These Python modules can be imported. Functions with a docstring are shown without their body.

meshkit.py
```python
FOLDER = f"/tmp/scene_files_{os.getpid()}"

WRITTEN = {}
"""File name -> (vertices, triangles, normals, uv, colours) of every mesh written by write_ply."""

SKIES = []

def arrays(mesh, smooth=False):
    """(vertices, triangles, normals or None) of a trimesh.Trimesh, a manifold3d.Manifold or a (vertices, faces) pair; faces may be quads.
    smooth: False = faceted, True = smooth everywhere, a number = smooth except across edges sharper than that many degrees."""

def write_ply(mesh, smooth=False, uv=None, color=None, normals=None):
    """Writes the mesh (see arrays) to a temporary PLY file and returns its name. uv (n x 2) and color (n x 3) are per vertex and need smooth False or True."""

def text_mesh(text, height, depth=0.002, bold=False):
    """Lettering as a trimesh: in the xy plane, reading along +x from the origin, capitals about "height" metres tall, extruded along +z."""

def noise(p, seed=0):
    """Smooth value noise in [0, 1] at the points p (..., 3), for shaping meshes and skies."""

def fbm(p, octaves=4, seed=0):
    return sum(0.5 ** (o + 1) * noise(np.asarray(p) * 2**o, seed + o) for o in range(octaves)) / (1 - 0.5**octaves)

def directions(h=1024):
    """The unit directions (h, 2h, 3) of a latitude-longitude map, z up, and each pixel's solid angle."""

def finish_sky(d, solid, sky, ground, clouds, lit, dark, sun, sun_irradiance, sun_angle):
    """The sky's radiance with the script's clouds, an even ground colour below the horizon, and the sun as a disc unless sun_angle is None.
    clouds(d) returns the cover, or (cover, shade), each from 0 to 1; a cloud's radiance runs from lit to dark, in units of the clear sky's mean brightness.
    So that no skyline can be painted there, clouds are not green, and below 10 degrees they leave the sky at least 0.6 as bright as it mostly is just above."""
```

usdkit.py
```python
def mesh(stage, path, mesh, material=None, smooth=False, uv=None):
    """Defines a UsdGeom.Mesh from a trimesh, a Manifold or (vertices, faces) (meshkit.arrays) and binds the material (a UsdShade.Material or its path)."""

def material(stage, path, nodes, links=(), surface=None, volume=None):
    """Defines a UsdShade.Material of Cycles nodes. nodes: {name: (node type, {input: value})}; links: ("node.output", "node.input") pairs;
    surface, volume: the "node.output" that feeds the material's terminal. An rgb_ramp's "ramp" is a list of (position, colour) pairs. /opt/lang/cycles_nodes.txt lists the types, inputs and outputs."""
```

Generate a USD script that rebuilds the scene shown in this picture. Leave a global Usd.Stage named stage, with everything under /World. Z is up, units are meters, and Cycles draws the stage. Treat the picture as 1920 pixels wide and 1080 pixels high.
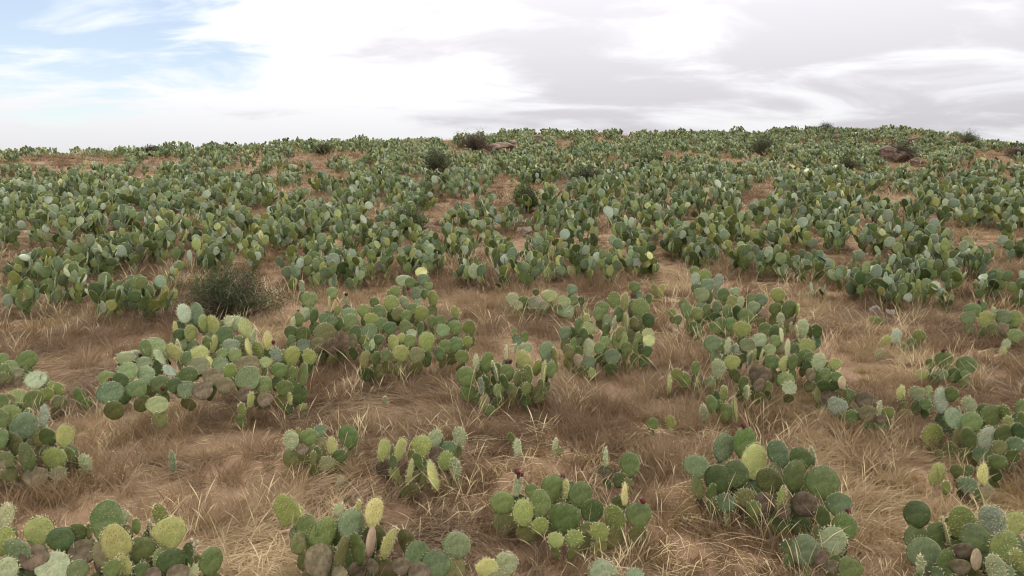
import math
import numpy as np
import trimesh
import shapely
import usdkit
import meshkit
from pxr import Gf, Sdf, Usd, UsdGeom, UsdLux, UsdShade, Vt

stage = Usd.Stage.CreateInMemory()
UsdGeom.SetStageUpAxis(stage, UsdGeom.Tokens.z)
UsdGeom.SetStageMetersPerUnit(stage, 1.0)
UsdGeom.Xform.Define(stage, '/World')
UsdGeom.Scope.Define(stage, '/World/Looks')

# ------------------------------------------------------------------ camera
FOCAL = 1477.0                      # focal length in pixels of the 1920 x 1080 photograph
PITCH = math.radians(-5.8)
EYE = np.array([0.0, 0.0, 3.3])
cam = UsdGeom.Camera.Define(stage, '/World/camera')
cam.CreateHorizontalApertureAttr(36.0)
cam.CreateVerticalApertureAttr(20.25)
cam.CreateFocalLengthAttr(36.0 * FOCAL / 1920.0)
cam.CreateClippingRangeAttr(Gf.Vec2f(0.1, 20000.0))
cam.CreateExposureAttr(0.87)
cam.AddTranslateOp().Set(Gf.Vec3d(*EYE))
cam.AddRotateXOp().Set(90.0 + math.degrees(PITCH))

# ------------------------------------------------------------------ sky and sun
SUN_ELEVATION, SUN_AZIMUTH = math.radians(52.0), math.radians(-28.0)     # azimuth from +y towards +x
to_sun = np.array([math.cos(SUN_ELEVATION) * math.sin(SUN_AZIMUTH), math.cos(SUN_ELEVATION) * math.cos(SUN_AZIMUTH), math.sin(SUN_ELEVATION)])
K = 10.0                            # cloud radiances are given for a background strength of 1 / K; the camera's exposure makes up for the lower one
usdkit.material(stage, '/World/Looks/sky_look', {
    'tc': ('texture_coordinate', {}),
    'xyz': ('separate_xyz', {}),
    'up': ('math', {'math_type': 'maximum', 'value2': 0.0}),
    'lift': ('math', {'math_type': 'add', 'value2': 0.16}),
    'u': ('math', {'math_type': 'divide'}),
    'v': ('math', {'math_type': 'divide'}),
    'uv': ('combine_xyz', {}),
    'turn': ('mapping', {'rotation': (0, 0, -0.35), 'scale': (0.75, 1.25, 1.0), 'location': (3.1, 1.7, 0.0)}),
    'n1': ('noise_texture', {'scale': 1.5, 'detail': 9.0, 'roughness': 0.56, 'distortion': 0.5}),
    'spread1': ('math', {'math_type': 'multiply_add', 'value2': 1.7, 'value3': -0.35}),
    'cover_low': ('map_range', {'range_type': 'smoothstep', 'from_min': 0.05, 'from_max': 0.17, 'to_min': 0.42, 'to_max': 0.0}),
    'cover_sum2': ('math', {'math_type': 'add'}),
    'n2': ('noise_texture', {'scale': 1.5, 'detail': 9.0, 'roughness': 0.57, 'distortion': 0.5}),
    'turn2': ('mapping', {'rotation': (0, 0, 0.25), 'scale': (0.85, 1.35, 1.0), 'location': (7.3, 4.1, 0.0)}),
    # thin cloud and blue gaps towards the left, a closed grey sheet towards the right
    'cover_side': ('map_range', {'range_type': 'smoothstep', 'from_min': -0.44, 'from_max': -0.12, 'to_min': -0.09, 'to_max': 0.36}),
    'cover_sum': ('math', {'math_type': 'add'}),
    'cover': ('map_range', {'range_type': 'smoothstep', 'from_min': 0.40, 'from_max': 0.66, 'clamp': True}),
    'shade_side': ('map_range', {'range_type': 'smoothstep', 'from_min': -0.32, 'from_max': 0.18, 'to_min': -0.24, 'to_max': 0.24}),
    'shade_low': ('map_range', {'range_type': 'smoothstep', 'from_min': 0.06, 'from_max': 0.15, 'to_min': -0.22, 'to_max': 0.0}),
    'shade_sum': ('math', {'math_type': 'add'}),
    'shade_sum2': ('math', {'math_type': 'add'}),
    'spread': ('math', {'math_type': 'multiply_add', 'value2': 1.8, 'value3': -0.4}),
    'shade': ('map_range', {'range_type': 'smoothstep', 'from_min': 0.34, 'from_max': 0.80, 'clamp': True}),
    'cloud': ('mix_color', {'a': (1.12 * K, 1.12 * K, 1.14 * K), 'b': (0.80 * K, 0.775 * K, 0.825 * K), 'use_clamp': False}),
    'sky': ('sky_texture', {'sky_type': 'single_scattering', 'sun_disc': False, 'sun_elevation': SUN_ELEVATION, 'sun_rotation': SUN_AZIMUTH}),
    'gain': ('mix_color', {'blend_type': 'multiply', 'fac': 1.0, 'b': (1.28, 1.24, 1.2), 'use_clamp': False}),
    'zenith': ('math', {'math_type': 'multiply_add', 'value2': 2.7, 'value3': 0.62}),      # an overcast sky is brightest overhead
    'domed': ('mix_color', {'blend_type': 'multiply', 'fac': 1.0, 'use_clamp': False}),
    'grey': ('combine_color', {}),
    'all': ('mix_color', {'use_clamp': False}),
    'bg': ('background_shader', {'strength': 0.051}),
}, [('tc.generated', 'xyz.vector'), ('xyz.z', 'up.value1'), ('up.value', 'lift.value1'), ('xyz.x', 'u.value1'), ('lift.value', 'u.value2'),
    ('xyz.y', 'v.value1'), ('lift.value', 'v.value2'), ('u.value', 'uv.x'), ('v.value', 'uv.y'), ('uv.vector', 'turn.vector'), ('uv.vector', 'turn2.vector'),
    ('turn.vector', 'n1.vector'), ('turn2.vector', 'n2.vector'), ('xyz.x', 'cover_side.value'), ('n1.fac', 'spread1.value1'), ('spread1.value', 'cover_sum.value1'), ('cover_side.result', 'cover_sum.value2'),
    ('cover_sum.value', 'cover_sum2.value1'), ('xyz.z', 'cover_low.value'), ('cover_low.result', 'cover_sum2.value2'), ('cover_sum2.value', 'cover.value'), ('xyz.x', 'shade_side.value'), ('n2.fac', 'spread.value1'), ('spread.value', 'shade_sum.value1'), ('shade_side.result', 'shade_sum.value2'),
    ('xyz.z', 'shade_low.value'), ('shade_sum.value', 'shade_sum2.value1'), ('shade_low.result', 'shade_sum2.value2'), ('shade_sum2.value', 'shade.value'),
    ('shade.result', 'cloud.fac'), ('sky.color', 'gain.a'), ('gain.result', 'all.a'), ('up.value', 'zenith.value1'), ('zenith.value', 'grey.r'), ('zenith.value', 'grey.g'), ('zenith.value', 'grey.b'), ('cloud.result', 'domed.a'), ('grey.color', 'domed.b'), ('domed.result', 'all.b'), ('cover.result', 'all.fac'), ('all.result', 'bg.color')],
    surface='bg.background')
dome = UsdLux.DomeLight.Define(stage, '/World/sky')
dome.CreateIntensityAttr(1.0)
UsdShade.MaterialBindingAPI.Apply(dome.GetPrim()).Bind(UsdShade.Material.Get(stage, '/World/Looks/sky_look'))
sun = UsdLux.DistantLight.Define(stage, '/World/sun')
sun.CreateIntensityAttr(0.4)
sun.CreateNormalizeAttr(True)
sun.CreateAngleAttr(12.0)
sun.CreateColorAttr(Gf.Vec3f(1.0, 0.93, 0.80))
sun.AddRotateXYZOp().Set(Gf.Vec3f(math.degrees(math.acos(to_sun[2])), 0.0, math.degrees(math.atan2(to_sun[0], -to_sun[1]))))
dome.GetPrim().SetCustomDataByKey('kind', 'structure')

# ------------------------------------------------------------------ what stands where
# Foreground plants: (name in label, crop origin of the measurements, foot of the plant in the 1920 x 1080 photograph, pads "x y w h [lean] tone", fruits "x y")
A, B, C, R = (0, 720), (480, 720), (900, 720), (1280, 720)
D, E, F, G = (0, 440), (480, 440), (900, 440), (1280, 440)
PLANTS = [
 ("spiny prickly pear cut by the lower left corner, pale young pads over woody brown ones", A, (105, 1150), .5,
  "25 890 110 160 y; 30 745 100 140 p; 190 980 150 130 w; 95 950 140 180 -10 b; 220 830 150 170 10 e; 425 850 120 130 d; 345 875 145 140 d; 465 950 160 90 w; 300 1030 180 110 p; 40 1040 110 130 p; 440 1050 120 100 d; 560 1010 70 130 w; 500 830 40 90 o", ""),
 ("prickly pear at the bottom with large light yellow-green pads and one red fruit", A, (290, 1150), .5,
  "765 800 50 90 g; 600 780 170 240 10 g; 668 760 120 110 p; 905 750 90 150 y; 790 930 140 150 d; 655 895 165 210 5 e; 950 840 180 190 5 e; 895 990 70 120 d; 965 1000 160 150 d; 1060 970 60 150 d; 1190 1000 130 160 g; 630 1040 100 100 d; 700 1020 80 130 e; 795 1050 80 90 d; 1080 1050 70 80 p; 1000 1070 120 80 w; 860 1075 90 60 w",
  "755 965; 1078 880 bud; 1090 905 bud; 1100 930 bud; 1110 890 bud"),
 ("prickly pear at the left edge with two big round blue-green front pads", A, (70, 900), .5,
  "10 200 70 110 g; 60 185 120 140 g; 10 310 60 120 g; 65 340 110 150 o; 245 185 55 130 8 q; 270 300 90 110 d; 135 240 145 155 b; 365 295 100 135 e; 150 420 90 170 -10 d; 385 405 70 90 o; 305 425 120 140 y; 480 445 70 100 p; 200 525 130 90 w; 330 510 90 70 o; 30 430 90 100 o; 15 100 60 90 g", ""),
 ("low prickly pear hugging the grass at left above the blue-green one", D, (78, 782), .4,
  "200 820 110 90 p; 250 810 50 70 b; 100 915 90 80 y; 190 930 110 110 g; 260 900 70 80 y; 330 875 60 85 y; 320 940 60 70 o; 50 930 60 70 o; 290 850 40 50 y", ""),
 ("two-padded little prickly pear in grass right of the low left one", A, (158, 770), .2, "445 70 65 100 g; 490 115 60 80 d", ""),
 ("green prickly pear cut by the left edge at mid height", D, (22, 728), .4,
  "15 700 60 70 g; 60 750 90 80 g; 150 705 110 105 g; 20 760 60 70 g; 20 805 60 60 o; 100 780 60 50 o", ""),
 ("single upright blue-grey pad alone in the bare lower left grass", A, (322, 890), .1, "968 440 42 125 b", ""),
 ("big sprawling prickly pear below the dark thorn shrub, pale blue and yellow pads on top", D, (405, 768), 1.1,
  "1105 450 85 130 b; 1035 445 80 110 -10 q; 985 530 30 80 -10 e; 1195 510 75 110 e; 1285 490 50 70 p; 1325 500 90 90 p; 1385 530 75 130 -10 e; 1145 500 60 100 g; 1010 565 70 75 d; 1070 555 70 100 g; 1265 570 95 110 d; 1425 590 30 120 10 p; 1505 600 55 110 e; 1400 640 35 110 -20 e; 1455 650 60 100 y; 1340 600 60 60 d; 1165 610 60 80 g; 1200 620 45 110 e; 1300 625 100 60 d; 820 640 70 100 g; 870 640 130 110 g; 980 665 75 110 -15 e; 1010 640 25 100 -20 p; 1250 670 60 60 g; 1320 680 75 85 g; 1120 675 100 100 e; 1060 700 90 90 d; 1185 730 40 100 -15 e; 1240 730 90 70 g; 705 695 100 60 y; 900 690 40 90 -30 p; 815 725 90 60 d; 955 765 45 85 -55 q; 1120 740 120 90 o; 1390 735 140 90 w; 1290 770 70 90 y; 1495 720 70 60 g; 1555 675 65 95 q; 1645 685 90 115 y; 1740 690 80 95 y; 1650 780 50 80 g; 1570 765 90 90 g; 715 775 115 100 g; 1060 790 110 100 d; 1200 800 120 80 w; 600 810 90 90 g; 680 830 90 110 d; 820 795 95 115 b; 1395 810 150 110 -30 d; 1480 850 95 110 g; 1705 790 55 140 10 g; 905 845 110 110 d; 620 890 140 110 d; 770 870 110 110 g; 1050 875 110 90 d; 980 850 80 90 d; 1600 865 100 95 g; 1410 930 45 90 e; 1360 985 45 80 y; 1630 925 30 70 e; 885 960 120 80 g; 1490 930 90 80 w; 1380 900 90 90 w; 1140 880 110 90 w; 1265 850 110 100 w",
  "915 865; 620 820; 790 675; 843 740; 1537 603"),
 ("tiny lone yellow-green pad in grass right of the big sprawling one", D, (569, 778), .1, "1705 980 60 60 y", ""),
 ("dark-bellied prickly pear right of the dark thorny shrub with bare soil under it", E, (620, 676), .6,
  "430 330 65 70 g; 300 365 95 90 g; 258 295 35 70 p; 275 450 60 80 p; 325 460 55 90 d; 240 475 60 80 d; 210 495 35 60 p; 410 395 18 90 e; 460 425 50 45 y; 505 365 30 80 p; 385 475 60 75 -20 d; 425 490 60 70 20 d; 195 550 70 80 d; 465 500 55 80 d; 265 560 80 90 d; 385 555 130 120 o; 350 620 100 90 w; 470 600 60 120 w; 270 625 90 60 d; 425 630 90 110 w; 200 590 40 50 d", "238 430; 490 512; 230 598"),
 ("broad prickly pear mound of many green pads with a yellow pad at its foot", E, (770, 690), 1.0,
  "830 260 90 60 g; 930 215 70 60 e; 785 320 60 60 y; 940 255 70 75 b; 865 270 60 60 g; 665 380 60 55 g; 760 330 50 50 y; 900 335 60 75 b; 835 385 55 80 p; 945 335 40 60 g; 995 360 60 90 y; 970 290 50 50 g; 605 430 75 75 y; 690 440 85 90 g; 760 390 85 95 y; 910 385 50 40 d; 525 450 90 70 g; 535 490 80 90 d; 650 480 80 80 y; 800 450 80 80 o; 845 460 60 70 g; 930 445 80 90 y; 885 420 70 70 g; 990 490 50 75 d; 1035 485 60 60 g; 1120 440 50 75 e; 1120 525 80 85 g; 710 510 70 90 d; 640 545 90 80 d; 755 530 80 80 d; 840 520 70 80 d; 690 590 60 60 d; 600 595 60 60 y; 875 560 60 50 b; 925 530 40 80 d; 1050 540 80 70 g; 1200 525 75 90 y; 770 610 65 90 e; 820 585 50 60 e; 865 600 75 75 g; 960 605 95 120 y; 1065 635 80 90 g; 1125 620 80 90 g; 1190 600 60 60 y; 1160 690 80 80 g; 1030 670 60 80 d; 905 680 100 90 o; 815 670 95 100 e; 730 680 55 80 d; 675 700 60 90 d; 615 705 70 110 o; 655 620 30 60 p; 625 630 50 50 g; 560 560 70 100 d; 545 600 50 90 w", "855 302; 508 335"),
 ("prickly pear in the middle with wide round pad at its left and two dark fruits", E, (960, 762), .5,
  "1410 665 20 80 p; 1460 640 20 50 p; 1515 640 80 50 g; 1240 725 40 100 -5 p; 1300 720 80 120 g; 1635 655 90 110 b; 1680 680 40 90 e; 1505 705 90 110 e; 1350 760 60 80 d; 1580 750 60 90 y; 1660 760 60 100 g; 1410 780 90 100 d; 1345 770 30 120 -15 p; 1530 790 60 110 y; 1470 810 50 90 d; 1180 800 105 120 g; 1290 830 50 80 d; 1400 830 50 100 -15 g; 1615 790 25 160 5 e; 1265 855 45 100 q; 1285 940 60 80 o; 1310 990 70 70 d; 1440 880 60 90 o; 1520 870 60 80 d; 1360 880 50 80 d; 1600 850 40 80 o", "1412 718; 1432 712"),
 ("small three-padded prickly pear in grass behind the middle one", E, (974, 650), .2, "1455 545 30 40 g; 1510 575 50 60 g; 1470 600 60 45 d", ""),
 ("tall open prickly pear right of centre with one long yellow edge-on pad", F, (1132, 690), .6,
  "685 420 80 90 g; 755 370 75 95 y; 665 450 65 80 g; 900 415 105 110 y; 813 385 55 115 e; 950 360 40 60 g; 780 450 60 90 d; 865 495 50 60 o; 945 485 75 95 d; 755 500 25 80 q; 815 510 40 140 e; 715 480 60 50 d; 600 475 40 60 e; 480 555 70 85 b; 560 520 60 110 -10 d; 585 560 50 70 d; 610 530 80 70 y; 705 535 45 70 d; 890 580 40 60 d; 945 560 70 60 e; 950 600 70 60 e; 783 595 95 115 g; 875 630 35 80 d; 825 640 70 70 g; 705 605 65 70 g; 670 640 60 70 d; 610 640 70 105 p; 525 620 40 80 g; 495 660 65 85 o; 745 690 95 80 d; 610 720 80 70 d; 550 710 60 80 t; 628 780 45 60 g; 790 560 60 90 o", ""),
 ("small dark pair of pads behind the tall open prickly pear", F, (1200, 572), .2, "870 295 70 65 g; 895 340 45 40 d; 940 365 45 55 g", ""),
 ("pale double pad like a heart beside the dark pair", F, (1233, 566), .1, "985 315 45 75 -15 e; 1018 315 45 75 15 e", ""),
 ("low straggling row of pads under the round mid clump in the centre", F, (985, 594), .4,
  "185 370 75 90 p; 315 325 40 40 o; 245 380 70 70 g; 310 385 90 70 o; 390 345 90 65 y; 360 400 60 50 o; 215 400 60 50 o", ""),
 ("low prickly pear with one raised blue-green pad, near the centre", F, (1065, 600), .4,
  "518 310 60 60 b; 530 370 60 60 g; 470 380 80 70 g; 570 375 40 60 d; 480 430 100 60 d; 440 415 50 50 o; 600 440 50 45 o; 500 455 50 40 o", ""),
 ("dense rear half of the large right-hand mass, grey-blue pads on its top", G, (1345, 622), 1.0,
  "65 205 55 50 g; 125 235 70 80 y; 70 250 55 70 q; 200 265 60 85 q; 140 285 75 80 b; 105 340 90 80 d; 295 320 60 40 g; 230 340 70 80 g; 385 355 50 50 g; 325 385 45 70 p; 280 380 60 80 e; 440 370 75 80 b; 535 340 80 80 y; 190 410 50 80 b; 400 410 75 70 b; 135 415 45 50 d; 80 445 65 75 g; 25 430 70 100 d; 355 465 90 95 g; 520 420 70 80 d; 600 420 80 110 d; 645 425 25 70 e; 455 445 50 60 t; 270 505 60 80 g; 60 520 60 70 d; 85 545 60 60 d; 215 510 80 90 g; 180 525 70 70 g; 250 440 50 90 d; 310 440 60 90 d; 465 535 75 80 g; 0 390 50 60 g; -60 440 50 45 g; -30 480 60 55 d", ""),
 ("front half of the large right-hand mass, grey woody trunk bare at its foot", G, (1440, 742), 1.0,
  "335 535 95 100 y; 550 480 45 80 p; 555 570 25 80 p; 515 550 60 90 d; 715 545 40 80 g; 670 530 70 110 p; 755 545 65 85 g; 645 560 20 90 p; 435 595 80 80 p; 295 645 40 60 q; 255 630 40 100 p; 170 615 105 90 d; 365 625 90 80 o; 490 650 70 60 g; 590 640 35 100 p; 520 600 60 70 g; 690 680 80 80 g; 700 630 100 90 y; 715 690 55 60 d; 380 695 35 80 p; 405 680 25 80 g; 440 690 20 90 e; 280 720 85 90 y; 570 730 60 100 e; 505 720 90 90 g; 765 720 80 110 10 p; 620 720 60 100 d; 855 730 70 70 e; 805 790 70 80 g; 865 800 60 60 g; 895 835 45 80 -10 t; 580 820 100 90 g; 485 855 45 60 g; 600 865 80 70 p; 400 780 60 90 w; 455 790 90 100 w; 340 840 60 90 d; 360 890 40 80 p; 430 850 70 90 w; 720 790 60 80 w", ""),
 ("small cactus of a few pale pads in grass left of the large right-hand mass", G, (1305, 740), .4,
  "75 755 55 85 g; 80 835 35 60 g; 200 700 70 50 p; 200 760 85 120 p; 155 830 60 50 g; 10 820 70 90 y; -35 790 75 75 y; -75 845 25 110 e", ""),
 ("narrow upright cactus with a butterfly pair of pads on top, right of centre", R, (1352, 806), .3,
  "190 70 40 70 d; 228 60 45 100 10 y; 160 115 65 100 g; 115 170 50 105 p; 235 160 85 110 g; 290 150 25 150 y; 200 120 50 60 d", ""),
 ("half-withered cactus with purple-brown shrivelled pads among green ones", R, (1605, 800), .5,
  "770 60 70 110 o; 820 60 110 110 w; 895 25 60 70 d; 925 65 85 80 d; 1030 95 110 95 w; 960 140 60 60 w; 870 125 105 105 q; 1105 140 35 90 p; 1155 165 65 75 y; 950 190 90 90 g; 1040 170 110 100 w; 1120 200 60 60 w", ""),
 ("small pale cactus in grass between the withered one and the right edge", R, (1718, 788), .3,
  "1385 35 40 50 g; 1230 55 50 95 e; 1320 60 90 90 p; 1250 120 40 40 d; 1365 115 65 65 g; 1250 175 70 70 o", ""),
 ("cactus with three large round dark green pads and a fruit, high at right", G, (1782, 722), .4,
  "1395 725 55 60 g; 1470 705 100 95 g; 1595 735 105 105 g; 1455 790 70 60 d; 1530 795 90 90 d; 1590 790 50 50 g; 1415 815 70 70 d; 1350 800 75 90 e; 1500 760 60 60 o", "1467 650"),
 ("large cactus at the right edge with a pale blue top pad and spiny pad below", R, (1850, 872), .7,
  "1510 60 80 90 g; 1455 95 75 150 -5 q; 1690 145 60 70 d; 1610 120 75 100 p; 1735 180 110 130 d; 1805 165 70 100 y; 1835 230 60 100 e; 1900 130 60 90 g; 1525 195 90 130 -20 b; 1625 215 115 110 g; 1890 270 80 100 d; 1800 290 90 130 d; 1610 310 90 130 d; 1705 310 95 150 q; 1870 340 90 70 d; 1680 400 90 80 d; 1770 440 100 90 d; 1780 360 80 90 o; 1910 200 50 90 g", ""),
 ("cactus with one large upright yellow-green pad left of the large right-edge one", R, (1762, 866), .3, "1405 300 110 155 y; 1505 380 80 110 o; 1440 395 45 50 o", ""),
 ("low loose cactus in long grass beneath the large right-edge one", R, (1808, 938), .4,
  "1545 490 70 80 d; 1600 490 60 70 d; 1430 510 90 135 e; 1690 510 60 130 e; 1480 585 50 80 y; 1605 575 95 100 b; 1660 620 40 60 g; 1560 560 50 80 o", ""),
 ("wide cactus in the lower right corner with one tipped dark oval pad", R, (1810, 1130), .6,
  "1480 830 40 150 -10 e; 1315 735 140 155 d; 1440 840 130 120 d; 1580 795 155 200 y; 1860 790 120 150 e; 1740 775 140 180 q; 1650 875 170 145 30 d; 1805 920 140 180 y; 1580 940 100 100 w; 1650 990 60 120 t; 1475 1000 90 150 d; 1365 965 190 210 -15 b; 1335 1020 50 110 p; 1820 1060 80 90 b; 1760 1040 110 150 p; 1430 1065 70 60 d; 1560 1030 110 100 w; 1890 1000 90 130 e", ""),
 ("big cactus lower right with a pale dotted pad in its middle and woody stem", R, (1440, 978), .5,
  "345 330 130 175 g; 230 360 125 175 b; 730 410 40 110 p; 665 420 120 130 d; 540 395 125 160 b; 405 440 140 210 e; 75 465 140 140 b; 200 545 160 180 d; 300 510 140 160 d; 485 545 140 150 o; 635 520 130 185 d; 785 560 185 190 g; 160 610 60 100 d; 245 670 110 90 d; 350 640 110 110 o; 465 670 120 120 w; 690 680 150 150 w; 558 660 55 170 5 y; 560 720 100 90 w; 400 700 90 90 d", "343 232"),
 ("dark cactus at the bottom with a spiny pale blue round pad beside a darker one", R, (1530, 1080), .5,
  "880 680 140 110 d; 790 750 90 130 d; 910 800 130 145 g; 845 885 145 160 p; 690 940 165 185 b; 600 920 90 90 d; 945 1040 130 130 d; 780 980 80 100 w; 850 1030 80 80 w", "930 715"),
 ("fan-shaped bottom-centre cactus of smooth round pads topped with dark red fruit", C, (1055, 1022), .4,
  "210 570 45 140 p; 125 670 130 140 g; 290 600 80 75 g; 480 600 40 120 e; 410 590 135 165 g; 243 725 120 150 -10 y; 340 675 130 155 g; 565 625 135 145 g; 480 755 170 190 g; 630 720 130 150 d; 335 800 110 100 y; 813 625 40 130 e; 760 755 120 150 y; 893 740 145 150 g; 600 815 80 80 o; 670 835 110 110 y; 425 880 100 90 e; 530 870 100 100 y", "208 490; 222 520; 465 520; 915 655; 232 508"),
 ("small cactus behind the fan-shaped one, a round pad crossed by straw and a thin one", C, (1158, 915), .3,
  "707 415 30 110 p; 710 510 55 60 w; 843 455 110 145 g; 785 540 80 90 d; 830 560 60 60 o", ""),
 ("two separate little round pads on stalks in the grass right of centre", C, (1225, 815), .15, "970 228 65 75 g; 1073 217 60 75 y; 970 275 25 40 o; 1070 275 25 50 o", ""),
 ("small narrow two-padded cactus in grass left of the stubby pale one", C, (967, 856), .15, "175 305 45 60 g; 210 360 50 95 p", ""),
 ("stubby pale upright pad half hidden in grass in the centre", C, (1041, 856), .1, "420 355 40 100 p; 445 380 35 50 o", ""),
 ("pair of pale spotted pads rising from the bottom edge near the centre", C, (935, 1150), .3, "40 1040 130 120 e; 145 1020 130 150 p; 100 1120 130 110 o", ""),
 ("pad tops just rising above the bottom edge right of centre", C, (1155, 1150), .3, "690 1060 150 130 p; 870 1090 110 90 b; 770 1130 120 100 o", ""),
 ("low cactus left of centre with one big round pad raised at right", B, (615, 882), .4,
  "360 265 70 75 b; 240 280 40 60 y; 300 300 90 100 g; 195 320 85 120 p; 520 300 115 140 g; 430 350 60 100 e; 345 400 50 100 o; 475 405 80 80 d; 400 450 90 80 o; 320 420 40 90 o; 260 370 70 60 w", ""),
 ("spiny pale cactus of thin-edged pads standing centre left", B, (797, 908), .5,
  "1145 300 80 110 p; 1005 310 85 110 p; 930 350 110 125 y; 718 375 80 130 -3 e; 810 370 70 140 e; 1085 365 90 80 d; 770 440 45 80 d; 880 410 60 80 o; 1070 435 95 110 y; 910 430 60 90 d; 940 450 50 80 d; 1120 480 70 120 p; 865 500 45 140 e; 1000 520 50 180 -10 e", ""),
 ("tall bottom cactus left of centre on a thick reddish brown woody stem", B, (640, 1112), .4,
  "465 710 60 80 p; 575 700 40 90 e; 175 715 145 190 5 y; 235 745 70 130 10 e; 668 725 110 170 5 e; 290 820 120 170 g; 535 795 150 180 b; 375 845 155 185 g; 240 900 90 130 -20 o; 645 890 65 170 5 t; 480 955 95 190 o; 570 930 95 180 -5 g; 745 900 90 190 12 e; 355 1000 150 200 -25 w; 655 1030 70 100 w; 470 1070 90 70 w", ""),
 ("bottom cactus whose thick leaning pads end in one pale round pad at right", B, (800, 1116), .4,
  "850 890 110 150 -10 o; 910 970 140 170 -25 d; 1130 910 155 170 b; 1010 1020 170 130 d; 820 1030 120 110 w; 920 1070 130 90 w", ""),
 ("tiny pale pad hidden in the straw above the spiny pale cactus", B, (723, 762), .1, "730 100 30 60 p", ""),
 ("small pale pad sunk in straw below the low left-of-centre cactus", B, (640, 912), .1, "480 560 65 70 p", ""),
 ("cactus on the right slope with stacked green pads leaning left over pale straw", G, (1862, 648), .5,
  "1680 405 60 60 g; 1630 430 90 90 g; 1605 470 80 70 d; 1705 480 80 100 y; 1745 450 30 80 p; 1865 475 80 95 y; 1805 465 90 80 d; 1745 540 70 80 o; 1800 530 60 70 t; 1870 570 80 80 g", "1668 375"),
 ("small spaced-out cactus with a bluish oval pad in the straw at right", G, (1688, 664), .3,
  "1200 575 60 90 q; 1330 575 70 80 y; 1145 610 60 90 y; 1285 610 50 60 g; 1235 640 40 60 g; 1110 680 55 80 p; 1180 635 50 60 o", ""),
 ("flat tuft of small yellow-green pads beneath the grey rocks at right", G, (1645, 610), .2, "1075 480 50 45 y; 1105 490 50 50 g", ""),
 ("pale young pads in straw by the right edge", G, (1886, 668), .15, "1820 620 45 65 p; 1800 660 40 50 e", ""),
]
# Middle distance: foot x, foot y, width (pixels of the photograph)
CLUMPS = [(85,592,125),(205,603,90),(272,604,100),(75,540,90),(145,538,120),(205,530,70),(225,505,100),(300,507,120),(110,470,115),(225,470,110),(300,472,100),(22,470,55),(22,428,50),(100,430,90),(170,430,80),(380,474,90),(450,470,70),(430,520,95),(15,535,30),(335,550,40),(30,517,30),(352,512,26),
 (515,486,90),(585,530,110),(645,532,80),(575,558,70),(640,556,80),(725,532,110),(785,525,80),(830,506,90),(660,480,100),(745,482,90),(890,492,90),(935,488,50),(520,455,90),(590,455,90),(880,540,50),(905,545,50),
 (960,546,130),(1030,498,80),(1085,535,80),(1170,530,100),(1130,540,60),(1130,482,130),(1195,490,60),(1040,448,80),(1240,472,90),(1310,492,100),(1350,514,100),(1410,526,60),(1120,430,80),(1190,427,80),(1265,430,90),(1025,418,100),
 (1460,532,70),(1520,536,80),(1475,477,80),(1545,480,80),(1610,484,90),(1690,472,90),(1740,470,60),(1690,560,100),(1760,562,90),(1770,522,120),(1640,577,80),(1698,588,90),(1755,590,50),(1830,528,60),(1900,498,60),(1895,580,90),(1520,573,28),(1547,568,24),(1605,548,60),(1690,512,70),
 (1330,450,80),(1390,470,90),(1440,430,70),(1560,430,70),(1640,428,90),(1730,428,90),(1820,432,80),(1880,440,80)]
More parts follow.
